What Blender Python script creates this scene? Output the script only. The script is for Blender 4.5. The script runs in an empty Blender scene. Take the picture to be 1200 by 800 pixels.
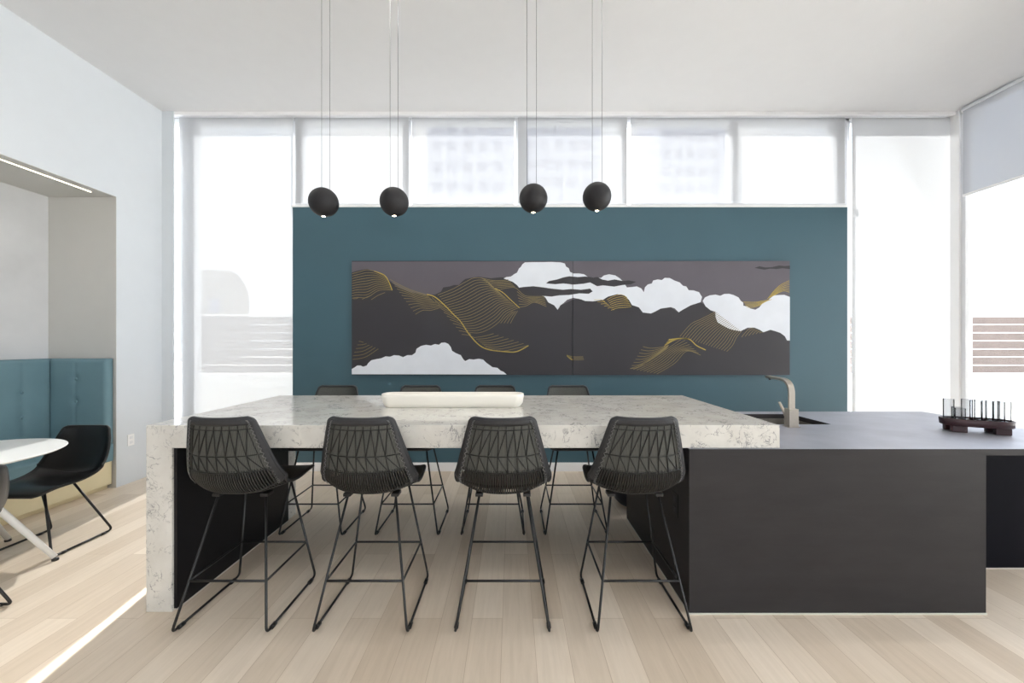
import bpy, math, random
from mathutils import Vector, Matrix
random.seed(7)
PI = math.pi
SC = bpy.context.scene
COL = SC.collection
F, CX, CY, CAM = 460.0, 600.0, 402.0, 1.45
def wx(px, d): return (px - CX) / F * d
def wz(py, d): return CAM - (py - CY) / F * d

# ---------------------------------------------------------------- materials
def s2l(c):
    return tuple(((v/255)/12.92 if v/255 <= .04045 else (((v/255)+.055)/1.055)**2.4) for v in c)
def new_mat(name):
    m = bpy.data.materials.new(name); m.use_nodes = True
    nt = m.node_tree
    return m, nt, nt.nodes['Principled BSDF'], nt.nodes['Material Output']
def N(nt, typ, **kw):
    n = nt.nodes.new(typ)
    for k, v in kw.items():
        if k.startswith('i_'): n.inputs[k[2:].replace('_', ' ')].default_value = v
        else: setattr(n, k, v)
    return n
def ramp(nt, stops, interp='LINEAR'):
    r = nt.nodes.new('ShaderNodeValToRGB'); r.color_ramp.interpolation = interp
    el = r.color_ramp.elements
    while len(el) < len(stops): el.new(.5)
    for e, (p, c) in zip(el, stops):
        e.position = p; e.color = (*c, 1) if len(c) == 3 else c
    return r
def simple(name, rgb, rough=.5, metal=0, spec=.5, noise=0, nscale=8, bump=0, bscale=60, coat=0):
    m, nt, b, o = new_mat(name)
    c = s2l(rgb)
    b.inputs['Base Color'].default_value = (*c, 1)
    b.inputs['Roughness'].default_value = rough
    b.inputs['Metallic'].default_value = metal
    b.inputs['Specular IOR Level'].default_value = spec
    b.inputs['Coat Weight'].default_value = coat
    tc = N(nt, 'ShaderNodeTexCoord')
    n = N(nt, 'ShaderNodeTexNoise', i_Scale=nscale, i_Detail=5.0)
    nt.links.new(tc.outputs['Object'], n.inputs['Vector'])
    k = max(noise, .01)
    r = ramp(nt, [(.25, tuple(v*(1-k) for v in c)), (.75, tuple(min(1, v*(1+k)) for v in c))])
    nt.links.new(n.outputs['Fac'], r.inputs['Fac'])
    nt.links.new(r.outputs['Color'], b.inputs['Base Color'])
    if bump:
        n2 = N(nt, 'ShaderNodeTexNoise', i_Scale=bscale, i_Detail=4.0)
        nt.links.new(tc.outputs['Object'], n2.inputs['Vector'])
        bp = N(nt, 'ShaderNodeBump', i_Strength=bump, i_Distance=.003)
        nt.links.new(n2.outputs['Fac'], bp.inputs['Height'])
        nt.links.new(bp.outputs['Normal'], b.inputs['Normal'])
    return m
def emit(name, rgb, strength):
    m, nt, b, o = new_mat(name)
    b.inputs['Base Color'].default_value = (*rgb, 1)
    b.inputs['Emission Color'].default_value = (*rgb, 1)
    b.inputs['Emission Strength'].default_value = strength
    return m
M = {}
M['white'] = simple('white_paint', (214, 219, 224), .6, noise=.01)
M['ceiling'] = simple('ceiling_paint', (222, 222, 223), .7, noise=.01)
M['trim'] = simple('white_trim', (240, 240, 240), .4)
M['niche'] = simple('niche_shade_tone', (200, 199, 195), .6, noise=.01)  # greyer than the wall paint: the niche's shade put into the colour
M['mullion'] = simple('window_frame_metal', (226, 228, 231), .4)
M['teal'] = simple('teal_paint', (60, 92, 104), .55, noise=.05, nscale=1.5)
M['cement'] = simple('grey_plaster', (206, 207, 209), .7, noise=.10, nscale=2.2)
M['teal_fabric'] = simple('teal_upholstery', (108, 139, 149), .75, noise=.05, nscale=5, bump=.15, bscale=400)
M['cream'] = simple('cream_laminate', (226, 213, 176), .5, noise=.02)
M['black_leather'] = simple('black_leather', (15, 15, 17), .34, noise=.1, nscale=20, bump=.08, bscale=200)
M['black_metal'] = simple('black_metal', (22, 22, 23), .38, metal=0, spec=.5)
M['rim_leather'] = simple('rim_binding', (38, 39, 42), .5, noise=.25, nscale=40, bump=.3, bscale=120)
M['rattan'] = simple('dark_rattan', (36, 36, 34), .5, noise=.25, nscale=60)
M['strand'] = simple('black_cord', (18, 18, 18), .5)
M['stitch'] = simple('grey_stitch', (120, 120, 120), .5)
M['black_panel'] = simple('black_panel', (14, 14, 18), .45, spec=.3)
M['ceramic'] = simple('white_ceramic', (243, 239, 229), .35, noise=.01)
M['white_lacquer'] = simple('white_lacquer', (240, 240, 238), .3)
M['steel'] = simple('brushed_nickel', (196, 188, 176), .32, metal=.9, noise=.04, nscale=50)
M['sink_steel'] = simple('sink_steel', (150, 146, 138), .35, metal=.6)
M['globe'] = simple('matte_black_globe', (22, 21, 25), .6, noise=.1, nscale=40, bump=.1, bscale=300)
M['cable'] = simple('grey_cable', (95, 95, 95), .5)
M['tray_wood'] = simple('dark_red_wood', (52, 26, 30), .4, noise=.25, nscale=20)
M['alu'] = simple('aluminium', (215, 212, 205), .4, metal=.2)
M['lens'] = emit('lamp_lens', (1, .86, .62), 14)
M['led'] = emit('led_strip', (1, .88, .66), 4)
M['concrete'] = simple('terrace_paving', (215, 212, 206), .8, noise=.05, nscale=1.0)
M['parapet'] = simple('parapet_render', (240, 238, 234), .8, noise=.02)
M['fence_wood'] = simple('fence_boards', (100, 88, 84), .7, noise=.12, nscale=6)
M['tower'] = simple('tower_facade', (176, 182, 202), .8, noise=.03)
M['tower_glass'] = simple('tower_glass', (112, 120, 152), .3, noise=.1)
M['house'] = simple('house_facade', (150, 146, 142), .8, noise=.04)
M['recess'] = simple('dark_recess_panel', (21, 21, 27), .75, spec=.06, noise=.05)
M['navy'] = simple('navy_plastic', (26, 29, 40), .5)

def mat_stone():
    m, nt, b, o = new_mat('white_quartz')
    tc = N(nt, 'ShaderNodeTexCoord')
    base = N(nt, 'ShaderNodeTexNoise', i_Scale=5.0, i_Detail=6.0, i_Roughness=.6)
    nt.links.new(tc.outputs['Object'], base.inputs['Vector'])
    r0 = ramp(nt, [(.3, s2l((202, 199, 192))), (.7, s2l((219, 217, 211)))])
    nt.links.new(base.outputs['Fac'], r0.inputs['Fac'])
    def vein(scale, dist, w, seed, dark, mask_scale, lo, hi, prev):
        mp = N(nt, 'ShaderNodeMapping'); mp.inputs['Location'].default_value = (seed, seed*.7, seed*1.3)
        nt.links.new(tc.outputs['Object'], mp.inputs['Vector'])
        n = N(nt, 'ShaderNodeTexNoise', i_Scale=scale, i_Detail=7.0, i_Roughness=.62, i_Distortion=dist)
        nt.links.new(mp.outputs['Vector'], n.inputs['Vector'])
        r = ramp(nt, [(.5-w, (0, 0, 0)), (.5, (1, 1, 1)), (.5+w, (0, 0, 0))])
        nt.links.new(n.outputs['Fac'], r.inputs['Fac'])
        k = N(nt, 'ShaderNodeTexNoise', i_Scale=mask_scale, i_Detail=3.0)
        nt.links.new(mp.outputs['Vector'], k.inputs['Vector'])
        kr = ramp(nt, [(lo, (0, 0, 0)), (hi, (1, 1, 1))])
        nt.links.new(k.outputs['Fac'], kr.inputs['Fac'])
        mu = N(nt, 'ShaderNodeMath', operation='MULTIPLY')
        nt.links.new(r.outputs['Color'], mu.inputs[0]); nt.links.new(kr.outputs['Color'], mu.inputs[1])
        mx = N(nt, 'ShaderNodeMixRGB'); mx.inputs['Color2'].default_value = (*s2l(dark), 1)
        nt.links.new(mu.outputs[0], mx.inputs['Fac']); nt.links.new(prev, mx.inputs['Color1'])
        return mx.outputs['Color']
    c = vein(8, 1.2, .017, 3.1, (120, 120, 122), 9, .50, .60, r0.outputs['Color'])
    c = vein(15, .9, .016, 8.7, (98, 98, 104), 13, .54, .62, c)
    c = vein(5, 1.6, .010, 5.3, (182, 179, 177), 5, .45, .62, c)
    nt.links.new(c, b.inputs['Base Color'])
    b.inputs['Roughness'].default_value = .12
    return m
M['stone'] = mat_stone()

def mat_floor():
    m, nt, b, o = new_mat('pale_oak_planks')
    tc = N(nt, 'ShaderNodeTexCoord')
    mp = N(nt, 'ShaderNodeMapping'); mp.inputs['Rotation'].default_value = (0, 0, PI/2)
    mp.inputs['Location'].default_value = (.37, .05, 0)
    nt.links.new(tc.outputs['Object'], mp.inputs['Vector'])
    br = N(nt, 'ShaderNodeTexBrick', offset=.37, offset_frequency=2)
    br.inputs['Color1'].default_value = (*s2l((237, 223, 206)), 1)
    br.inputs['Color2'].default_value = (*s2l((214, 197, 177)), 1)
    br.inputs['Mortar'].default_value = (*s2l((190, 169, 146)), 1)
    br.inputs['Scale'].default_value = 1.0
    br.inputs['Mortar Size'].default_value = .0012
    br.inputs['Mortar Smooth'].default_value = .3
    br.inputs['Brick Width'].default_value = 1.7
    br.inputs['Row Height'].default_value = .16
    nt.links.new(mp.outputs['Vector'], br.inputs['Vector'])
    mp2 = N(nt, 'ShaderNodeMapping'); mp2.inputs['Scale'].default_value = (22, 1.6, 1)
    nt.links.new(tc.outputs['Object'], mp2.inputs['Vector'])
    g = N(nt, 'ShaderNodeTexNoise', i_Scale=2.0, i_Detail=6.0, i_Roughness=.6, i_Distortion=.6)
    nt.links.new(mp2.outputs['Vector'], g.inputs['Vector'])
    gr = ramp(nt, [(.3, (.90, .89, .87)), (.7, (1.0, 1.0, 1.0))])
    nt.links.new(g.outputs['Fac'], gr.inputs['Fac'])
    mx = N(nt, 'ShaderNodeMixRGB', blend_type='MULTIPLY'); mx.inputs['Fac'].default_value = 1
    nt.links.new(br.outputs['Color'], mx.inputs['Color1']); nt.links.new(gr.outputs['Color'], mx.inputs['Color2'])
    nt.links.new(mx.outputs['Color'], b.inputs['Base Color'])
    b.inputs['Roughness'].default_value = .42
    b.inputs['Specular IOR Level'].default_value = .4
    bp = N(nt, 'ShaderNodeBump', i_Strength=.25, i_Distance=.001, invert=True)
    nt.links.new(br.outputs['Fac'], bp.inputs['Height'])
    nt.links.new(bp.outputs['Normal'], b.inputs['Normal'])
    return m
M['floor'] = mat_floor()

def mat_island(name, rgb, rough, spec):
    m, nt, b, o = new_mat(name)
    tc = N(nt, 'ShaderNodeTexCoord')
    mp = N(nt, 'ShaderNodeMapping'); mp.inputs['Scale'].default_value = (1, 1, 4)
    nt.links.new(tc.outputs['Object'], mp.inputs['Vector'])
    n = N(nt, 'ShaderNodeTexNoise', i_Scale=3.0, i_Detail=6.0, i_Roughness=.6)
    nt.links.new(mp.outputs['Vector'], n.inputs['Vector'])
    c = s2l(rgb)
    r = ramp(nt, [(.3, tuple(v*.88 for v in c)), (.7, tuple(v*1.12 for v in c))])
    nt.links.new(n.outputs['Fac'], r.inputs['Fac'])
    nt.links.new(r.outputs['Color'], b.inputs['Base Color'])
    b.inputs['Roughness'].default_value = rough
    b.inputs['Specular IOR Level'].default_value = spec
    return m
M['island'] = mat_island('charcoal_laminate', (52, 50, 51), .5, .17)
M['worktop'] = mat_island('worktop_top_lit', (176, 177, 186), .5, .5); M['worktop'].node_tree.nodes['Principled BSDF'].inputs['Metallic'].default_value = .75  # pale colour on a dark top stands in for window brightness

def mat_wicker():
    m, nt, b, o = new_mat('woven_wicker')
    tc = N(nt, 'ShaderNodeTexCoord')
    w1 = N(nt, 'ShaderNodeTexWave', wave_type='BANDS', bands_direction='X', i_Scale=55.0, i_Distortion=1.0)
    w2 = N(nt, 'ShaderNodeTexWave', wave_type='BANDS', bands_direction='Z', i_Scale=70.0, i_Distortion=1.0)
    for w in (w1, w2): nt.links.new(tc.outputs['Object'], w.inputs['Vector'])
    mu = N(nt, 'ShaderNodeMath', operation='MULTIPLY')
    nt.links.new(w1.outputs['Fac'], mu.inputs[0]); nt.links.new(w2.outputs['Fac'], mu.inputs[1])
    r = ramp(nt, [(0, s2l((54, 55, 51))), (.8, s2l((104, 105, 99)))])
    nt.links.new(mu.outputs[0], r.inputs['Fac'])
    nt.links.new(r.outputs['Color'], b.inputs['Base Color'])
    b.inputs['Roughness'].default_value = .55
    bp = N(nt, 'ShaderNodeBump', i_Strength=.5, i_Distance=.002)
    nt.links.new(mu.outputs[0], bp.inputs['Height']); nt.links.new(bp.outputs['Normal'], b.inputs['Normal'])
    return m
M['wicker'] = mat_wicker()

def mat_shade(name, t, tr, col):
    """woven solar-shade cloth: part of the light goes straight through the open weave, part is scattered by the yarn"""
    m, nt, b, o = new_mat(name)
    nt.nodes.remove(b)
    T = N(nt, 'ShaderNodeBsdfTransparent'); T.inputs['Color'].default_value = (1, 1, 1, 1)
    L = N(nt, 'ShaderNodeBsdfTranslucent'); L.inputs['Color'].default_value = (*col, 1)
    D = N(nt, 'ShaderNodeBsdfDiffuse'); D.inputs['Color'].default_value = (*col, 1)
    m1 = N(nt, 'ShaderNodeMixShader'); m1.inputs['Fac'].default_value = tr
    nt.links.new(D.outputs[0], m1.inputs[1]); nt.links.new(L.outputs[0], m1.inputs[2])
    m2 = N(nt, 'ShaderNodeMixShader'); m2.inputs['Fac'].default_value = t
    nt.links.new(m1.outputs[0], m2.inputs[1]); nt.links.new(T.outputs[0], m2.inputs[2])
    nt.links.new(m2.outputs[0], o.inputs['Surface'])
    return m
M['shade'] = mat_shade('solar_shade_cloth', .10, .08, (.54, .55, .57))
M['shade_dense'] = mat_shade('dense_shade_cloth', .02, .105, (.60, .61, .625))
M['shade_grey'] = mat_shade('grey_shade_cloth', .05, .12, (.43, .44, .475))
def mat_glass():
    m, nt, b, o = new_mat('window_glass')
    nt.nodes.remove(b)
    T = N(nt, 'ShaderNodeBsdfTransparent'); T.inputs['Color'].default_value = (.97, .98, .98, 1)
    G = N(nt, 'ShaderNodeBsdfGlossy'); G.inputs['Roughness'].default_value = .01
    f = N(nt, 'ShaderNodeFresnel'); f.inputs['IOR'].default_value = 1.35
    mx = N(nt, 'ShaderNodeMixShader')
    nt.links.new(f.outputs[0], mx.inputs['Fac']); nt.links.new(T.outputs[0], mx.inputs[1]); nt.links.new(G.outputs[0], mx.inputs[2])
    nt.links.new(mx.outputs[0], o.inputs['Surface'])
    return m
M['glass'] = mat_glass()
def mat_tumbler():
    m, nt, b, o = new_mat('clear_glass')
    nt.nodes.remove(b)
    T = N(nt, 'ShaderNodeBsdfTransparent'); T.inputs['Color'].default_value = (.84, .85, .865, 1)
    G = N(nt, 'ShaderNodeBsdfGlossy'); G.inputs['Roughness'].default_value = .02; G.inputs['Color'].default_value = (.8, .8, .8, 1)
    f = N(nt, 'ShaderNodeFresnel'); f.inputs['IOR'].default_value = 1.25
    mx = N(nt, 'ShaderNodeMixShader')
    nt.links.new(f.outputs[0], mx.inputs['Fac']); nt.links.new(T.outputs[0], mx.inputs[1]); nt.links.new(G.outputs[0], mx.inputs[2])
    nt.links.new(mx.outputs[0], o.inputs['Surface'])
    return m
M['tumbler'] = mat_tumbler()
M['art_sky'] = simple('paint_mauve', (92, 87, 95), .6, noise=.06, nscale=3)
M['art_dark'] = simple('paint_ink', (48, 46, 51), .6, noise=.05, nscale=3)
M['art_white'] = simple('paint_white', (222, 226, 233), .6, noise=.04, nscale=5)
M['art_gold'] = simple('paint_gold', (190, 165, 72), .5, noise=.1, nscale=20)
M['art_pale'] = simple('paint_pale_gold', (134, 119, 76), .5, noise=.1, nscale=20)

# ---------------------------------------------------------------- mesh builder
class MB:
    def __init__(s): s.v, s.f, s.m, s.sm = [], [], [], []
    def add(s, vs, fs, mi=0, smooth=False):
        o = len(s.v); s.v += [tuple(p) for p in vs]
        for f in fs: s.f.append([i+o for i in f]); s.m.append(mi); s.sm.append(smooth)
    def box(s, x0, x1, y0, y1, z0, z1, mi=0):
        vs = [(x, y, z) for z in (z0, z1) for y in (y0, y1) for x in (x0, x1)]
        s.add(vs, [(0, 2, 3, 1), (4, 5, 7, 6), (0, 1, 5, 4), (2, 6, 7, 3), (0, 4, 6, 2), (1, 3, 7, 5)], mi); return s
    def tube(s, pts, r, n=8, closed=False, mi=0, cap=True):
        P = [Vector(p) for p in pts]
        if len(P) < 2: return s
        rs = r if isinstance(r, (list, tuple)) else [r]*len(P)
        K = len(P); ring = []; nrm = None
        for i, p in enumerate(P):
            if closed: t = P[(i+1) % K]-P[i-1]
            else: t = P[min(i+1, K-1)]-P[max(i-1, 0)]
            t.normalize()
            if nrm is None:
                a = Vector((0, 0, 1)) if abs(t.z) < .9 else Vector((1, 0, 0))
                nrm = (a-t*a.dot(t)).normalized()
            else:
                nrm = nrm-t*nrm.dot(t)
                nrm = nrm.normalized() if nrm.length > 1e-6 else t.orthogonal().normalized()
            b = t.cross(nrm)
            ring.append([p+(nrm*math.cos(2*PI*k/n)+b*math.sin(2*PI*k/n))*rs[i] for k in range(n)])
        vs = [q for rg in ring for q in rg]; fs = []
        for i in range(K if closed else K-1):
            j = (i+1) % K
            for k in range(n): fs.append((i*n+k, i*n+(k+1) % n, j*n+(k+1) % n, j*n+k))
        s.add(vs, fs, mi, True)
        if cap and not closed:
            o = len(s.v)-len(vs)
            s.f.append([o+k for k in reversed(range(n))]); s.m.append(mi); s.sm.append(False)
            s.f.append([o+(K-1)*n+k for k in range(n)]); s.m.append(mi); s.sm.append(False)
        return s
    def lathe(s, prof, n=32, c=(0, 0, 0), mi=0, close=False):
        vs, fs = [], []
        for r, z in prof:
            for k in range(n): vs.append((c[0]+r*math.cos(2*PI*k/n), c[1]+r*math.sin(2*PI*k/n), c[2]+z))
        R = len(prof)
        for i in range(R if close else R-1):
            j = (i+1) % R
            for k in range(n): fs.append((i*n+k, i*n+(k+1) % n, j*n+(k+1) % n, j*n+k))
        s.add(vs, fs, mi, True); return s
    def prism(s, poly, z0, z1, mi=0):
        n = len(poly)
        vs = [(x, y, z0) for x, y in poly]+[(x, y, z1) for x, y in poly]
        fs = [tuple(reversed(range(n))), tuple(range(n, 2*n))]+[(i, (i+1) % n, n+(i+1) % n, n+i) for i in range(n)]
        s.add(vs, fs, mi); return s
    def build(s, name, mats, parent=None, bevel=0, solid=0, seg=2, recalc=True):
        me = bpy.data.meshes.new(name); me.from_pydata(s.v, [], s.f)
        mats = mats if isinstance(mats, (list, tuple)) else [mats]
        for m in mats: me.materials.append(M[m])
        for p, mi, sm in zip(me.polygons, s.m, s.sm): p.material_index = mi; p.use_smooth = sm
        if recalc:
            import bmesh
            bm = bmesh.new(); bm.from_mesh(me)
            bmesh.ops.recalc_face_normals(bm, faces=bm.faces); bm.to_mesh(me); bm.free()
        o = bpy.data.objects.new(name, me); COL.objects.link(o)
        if parent: o.parent = parent
        if solid:
            q = o.modifiers.new('s', 'SOLIDIFY'); q.thickness = solid; q.offset = 0
        if bevel:
            q = o.modifiers.new('b', 'BEVEL'); q.width = bevel; q.segments = seg; q.limit_method = 'ANGLE'
        return o
def tag(o, label=None, cat=None, group=None, kind=None):
    if label: o['label'] = label
    if cat: o['category'] = cat
    if group: o['group'] = group
    if kind: o['kind'] = kind
    return o
def thing(name, label, cat, loc=(0, 0, 0), rz=0, group=None):
    o = bpy.data.objects.new(name, None); COL.objects.link(o)
    o.empty_display_size = .1
    o.location = loc; o.rotation_euler = (0, 0, rz)
    return tag(o, label, cat, group)
def struct(o): o['kind'] = 'structure'; return o
def dup(root, loc, rz, label):
    r = root.copy(); COL.objects.link(r); r.location = loc; r.rotation_euler = (0, 0, rz); r['label'] = label
    for ch in list(root.children):
        c = ch.copy(); COL.objects.link(c); c.parent = r
        for g in list(ch.children):
            d = g.copy(); COL.objects.link(d); d.parent = c
    return r
def fillet(pts, r, n=5):
    out = [Vector(pts[0])]
    for i in range(1, len(pts)-1):
        p = Vector(pts[i]); a = (Vector(pts[i-1])-p); b = (Vector(pts[i+1])-p)
        k = min(r, a.length*.49, b.length*.49)
        A, B = p+a.normalized()*k, p+b.normalized()*k
        for j in range(n+1):
            t = j/n; out.append(A*(1-t)**2+p*2*t*(1-t)+B*t*t)
    out.append(Vector(pts[-1])); return out
def catmull(keys, t):
    n = len(keys)-1; t = min(max(t, 0), n-1e-6); i = int(t); f = t-i
    k = [keys[max(i-1, 0)], keys[i], keys[i+1], keys[min(i+2, n)]]
    return [.5*((2*b)+(c-a)*f+(2*a-5*b+4*c-d)*f*f+(3*b-a-3*c+d)*f**3) for a, b, c, d in zip(*k)]

# ---------------------------------------------------------------- the room
CEIL = 4.08; XL, XR, DB = -3.97, 5.05, 4.45; REAR = -3.6
NZ, ND = 2.92, 3.94
w = MB()
w.box(XL-.68, -1.6, REAR-.2, REAR, 0, CEIL); w.box(3.4, XR+.15, REAR-.2, REAR, 0, CEIL); w.box(-1.6, 3.4, REAR-.2, REAR, 2.3, CEIL); w.box(-1.6, 3.4, REAR-.2, REAR, 0, .9)
struct(w.build('wall_rear', 'white'))
struct(MB().box(XL-.75, XR+.15, REAR, DB+.25, -.08, 0).build('floor', 'floor'))
struct(MB().box(XL-.75, XR+.15, REAR, DB+.25, CEIL, CEIL+.25).build('ceiling', 'ceiling'))
w = MB()
w.box(XL-.68, XL, ND, DB, 0, CEIL)
w.box(XL-.68, XL, .7, ND, NZ, CEIL)
w.box(XL-.68, XL, REAR, .7, 0, CEIL)
struct(w.build('wall_left', 'white'))
struct(MB().box(XL-.78, XL-.68, .7, ND, 0, NZ).build('wall_left', 'cement'))
struct(MB().box(XL-.68, XL-.0005, ND-.004, ND-.0003, 0, NZ).build('niche_jamb_shade', 'niche'))  # thin sheet over the jamb with its shade painted in
struct(MB().box(XL-.68, XL-.0005, .7, ND-.0045, NZ-.004, NZ-.0003).build('niche_soffit_shade', 'niche'))  # same painted shade across the soffit
XA, XB = wx(343, DB), wx(993, DB)        # the teal wall between the two tall windows
TZ = 2.99
struct(MB().box(XA, XB, DB, DB+.22, 0, TZ).build('wall_back', 'teal'))
struct(MB().box(XL-.68, wx(203, DB), DB, DB+.02, 0, CEIL).build('wall_back', 'white'))
struct(MB().box(XA, XB, DB-.012, DB-.0005, 0, .10).build('baseboard_back', 'trim', bevel=.003))
struct(MB().box(XA-.01, XB+.01, DB-.01, DB+.24, TZ, TZ+.025).build('trim_1', 'trim', bevel=.004))
struct(MB().box(XR-.005, XR+.13, DB-.02, DB+.22, 0, CEIL).build('trim_2', 'trim', bevel=.004))     # corner post
struct(MB().box(wx(203, DB), XR-.01, DB+.005, DB+.03, CEIL-.038, CEIL).build('trim_3', 'trim', bevel=.003))  # shade pocket edge
struct(MB().box(XR, XR+.03, REAR, DB-.03, CEIL-.05, CEIL).build('trim_4', 'trim', bevel=.003))

DG = DB+.17
def window(name, x0, x1, z0, z1, mull, fw=.05):
    f = MB()
    f.box(x0, x1, DG-.04, DG+.04, z0, z0+fw); f.box(x0, x1, DG-.04, DG+.04, z1-fw, z1)
    for a, b in mull: f.box(a, b, DG-.05, DG+.04, z0+fw, z1-fw)
    o = struct(f.build(name, 'mullion', bevel=.003))
    xs = sorted(mull)
    for (a, b), (c, d) in zip(xs[:-1], xs[1:]):
        MB().box(b-.005, c+.005, DG-.004, DG+.004, z0+fw-.005, z1-fw+.005).build('pane', 'glass', o)
    return o
wd = lambda px: wx(px, DG-.05)
window('window_1', wd(180), wd(352), 0, CEIL-.01, [(wd(180), wd(188)), (wd(213), wd(229)), (wd(348), wd(352))])
window('window_2', wd(343), wd(1000), TZ+.03, CEIL-.01,
       [(wd(343), wd(355)), (wd(472), wd(482)), (wd(604), wd(617)), (wd(727), wd(735)), (wd(855), wd(865)), (wd(976), wd(991))], fw=.03)
window('window_3', wd(992), wd(1126), 0, CEIL-.01, [(wd(992), wd(996)), (wd(1118), wd(1126))])
f = MB()
f.box(XR+.02, XR+.10, REAR, DB-.02, 0, .05); f.box(XR+.02, XR+.10, REAR, DB-.02, CEIL-.06, CEIL-.0)
ys = [REAR, -1.2, 1.2, DB-.06]
for y in ys: f.box(XR+.02, XR+.10, y, y+.04, .05, CEIL-.06)
o4 = struct(f.build('window_4', 'mullion', bevel=.003))
for a, b in zip(ys[:-1], ys[1:]): MB().box(XR+.055, XR+.063, a+.035, b+.005, .045, CEIL-.055).build('pane', 'glass', o4)

struct(MB().box(-3.93, -3.83, DG+.08, DG+.18, 0, CEIL+.2).build('sun_block_fin', 'mullion', bevel=.004))   # added fin that keeps sun out of the gap beside the left shade
# roller shades
DS = DB+.07
def shade(px0, px1, zb, mat, label, top=CEIL-.012):
    x0, x1 = wx(px0, DS), wx(px1, DS)
    t = thing('roller_blind', label, 'window blind', ((x0+x1)/2, DS, zb), 0, 'roller shades on the back windows')
    h = (x1-x0)/2; H = top-zb
    g = MB(); n = 6
    g.add([(-h, 0, .02), (h, 0, .02), (h, 0, H-.02), (-h, 0, H-.02)], [(0, 1, 2, 3)]); g.build('fabric', mat, t, recalc=False)
    MB().box(-h, h, -.006, .006, 0, .026).build('hem_bar', 'mullion', t, bevel=.003)
    MB().tube([(-h, 0.02, H-.03), (h, .02, H-.03)], .018, 10).build('roller', 'mullion', t)
    return t
shade(210, 343.5, .02, 'shade', 'tall sheer white roller shade left of the teal wall')
ZS = wz(241, DS)
shade(346, 479, ZS, 'shade', 'short sheer shade above the teal wall, behind the two left black globes')
shade(483, 603, ZS, 'shade', 'short sheer shade above the teal wall, second from its left end')
shade(607, 735, ZS, 'shade', 'short sheer shade above the teal wall, behind the two right black globes')
shade(739, 990, ZS, 'shade', 'widest of the short sheer shades, above the right half of the teal wall')
shade(998, 1119, .02, 'shade_dense', 'tall dense white roller shade right of the teal wall')
t = thing('roller_blind', 'half-lowered grey roller shade on the right-hand glass wall', 'window blind', (XR-.03, 0, 3.075))
g = MB(); g.add([(0, 1.3, .02), (0, DB-.08, .02), (0, DB-.08, CEIL-3.075-.02), (0, 1.3, CEIL-3.075-.02)], [(0, 1, 2, 3)]); g.build('fabric', 'shade_grey', t, recalc=False)
MB().box(-.007, .007, 1.3, DB-.08, 0, .03).build('hem_bar', 'trim', t, bevel=.003)
MB().tube([(-.0, 1.3, CEIL-3.075-.03), (-.0, DB-.08, CEIL-3.075-.03)], .02, 10).build('roller', 'mullion', t)

# ---------------------------------------------------------------- niche: strip light, banquette
t = MB().box(XL-.113, XL-.104, 1.0, 3.80, NZ-.008, NZ-.0042)
tag(t.build('strip_light', 'led'), 'thin warm LED strip set in the niche soffit above the banquette', 'strip light')
bq = thing('banquette', 'teal upholstered banquette on a cream base built into the wall niche', 'bench', (XL, 2.4, 0))
Y0, Y1 = .75-2.4, ND-.016-2.4
MB().box(-.655, -.03, Y0, Y1, .045, .275).build('base', 'cream', bq, bevel=.004)
MB().box(-.655, -.075, Y0, Y1, 0, .045).build('plinth', 'cream', bq)
MB().box(-.57, -.012, Y0, Y1-.075, .277, .455).build('seat_cushion', 'teal_fabric', bq, bevel=.02, seg=3)
def button_mb(pts):
    m = MB()
    for (x, y, z, ax) in pts:
        prof = [(0, .006), (.008, .005), (.012, .001), (.013, -.004)]
        vs, fs = [], []; n = 12
        for r, h in prof:
            for k in range(n):
                a, b = r*math.cos(2*PI*k/n), r*math.sin(2*PI*k/n)
                vs.append((x+h, y+a, z+b) if ax == 'x' else (x+a, y-h, z+b))
        for i in range(3):
            for k in range(n): fs.append((i*n+k, i*n+(k+1) % n, (i+1)*n+(k+1) % n, (i+1)*n+k))
        m.add(vs, fs, 0, True)
    return m
def tufted(w, h, us, vs, depth=.014, nx=64, nz=40):
    """padded panel face: dimple at each (u,v), bulge toward the middle of each bay, rounded at the edges"""
    def hgt(u, v):
        e = min(u, w-u, v, h-v); z = -.014*max(0, 1-e/.022)**2
        for a in us:
            z -= .004*math.exp(-((u-a)/.012)**2)
            for b in vs: z -= depth*math.exp(-((u-a)**2+(v-b)**2)/.0012)
        return z
    return [[(u, v, hgt(u, v)) for u in [w*i/nx for i in range(nx+1)]] for v in [h*j/nz for j in range(nz+1)]]
def panel_mesh(grid, fn, back):
    m = MB(); R, Cn = len(grid), len(grid[0])
    vs = [fn(*p) for row in grid for p in row]
    fs = [(j*Cn+i, j*Cn+i+1, (j+1)*Cn+i+1, (j+1)*Cn+i) for j in range(R-1) for i in range(Cn-1)]
    per = [i for i in range(Cn)]+[j*Cn+Cn-1 for j in range(1, R)]+[(R-1)*Cn+i for i in range(Cn-2, -1, -1)]+[j*Cn for j in range(R-2, 0, -1)]
    b0 = len(vs)
    flat = [p for row in grid for p in row]
    for k in per: vs.append(fn(flat[k][0], flat[k][1], -back))
    L = len(per)
    fs += [(per[k], per[(k+1) % L], b0+(k+1) % L, b0+k) for k in range(L)]
    fs.append(tuple(range(b0, b0+L)))
    m.add(vs, fs, 0, True); return m
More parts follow.
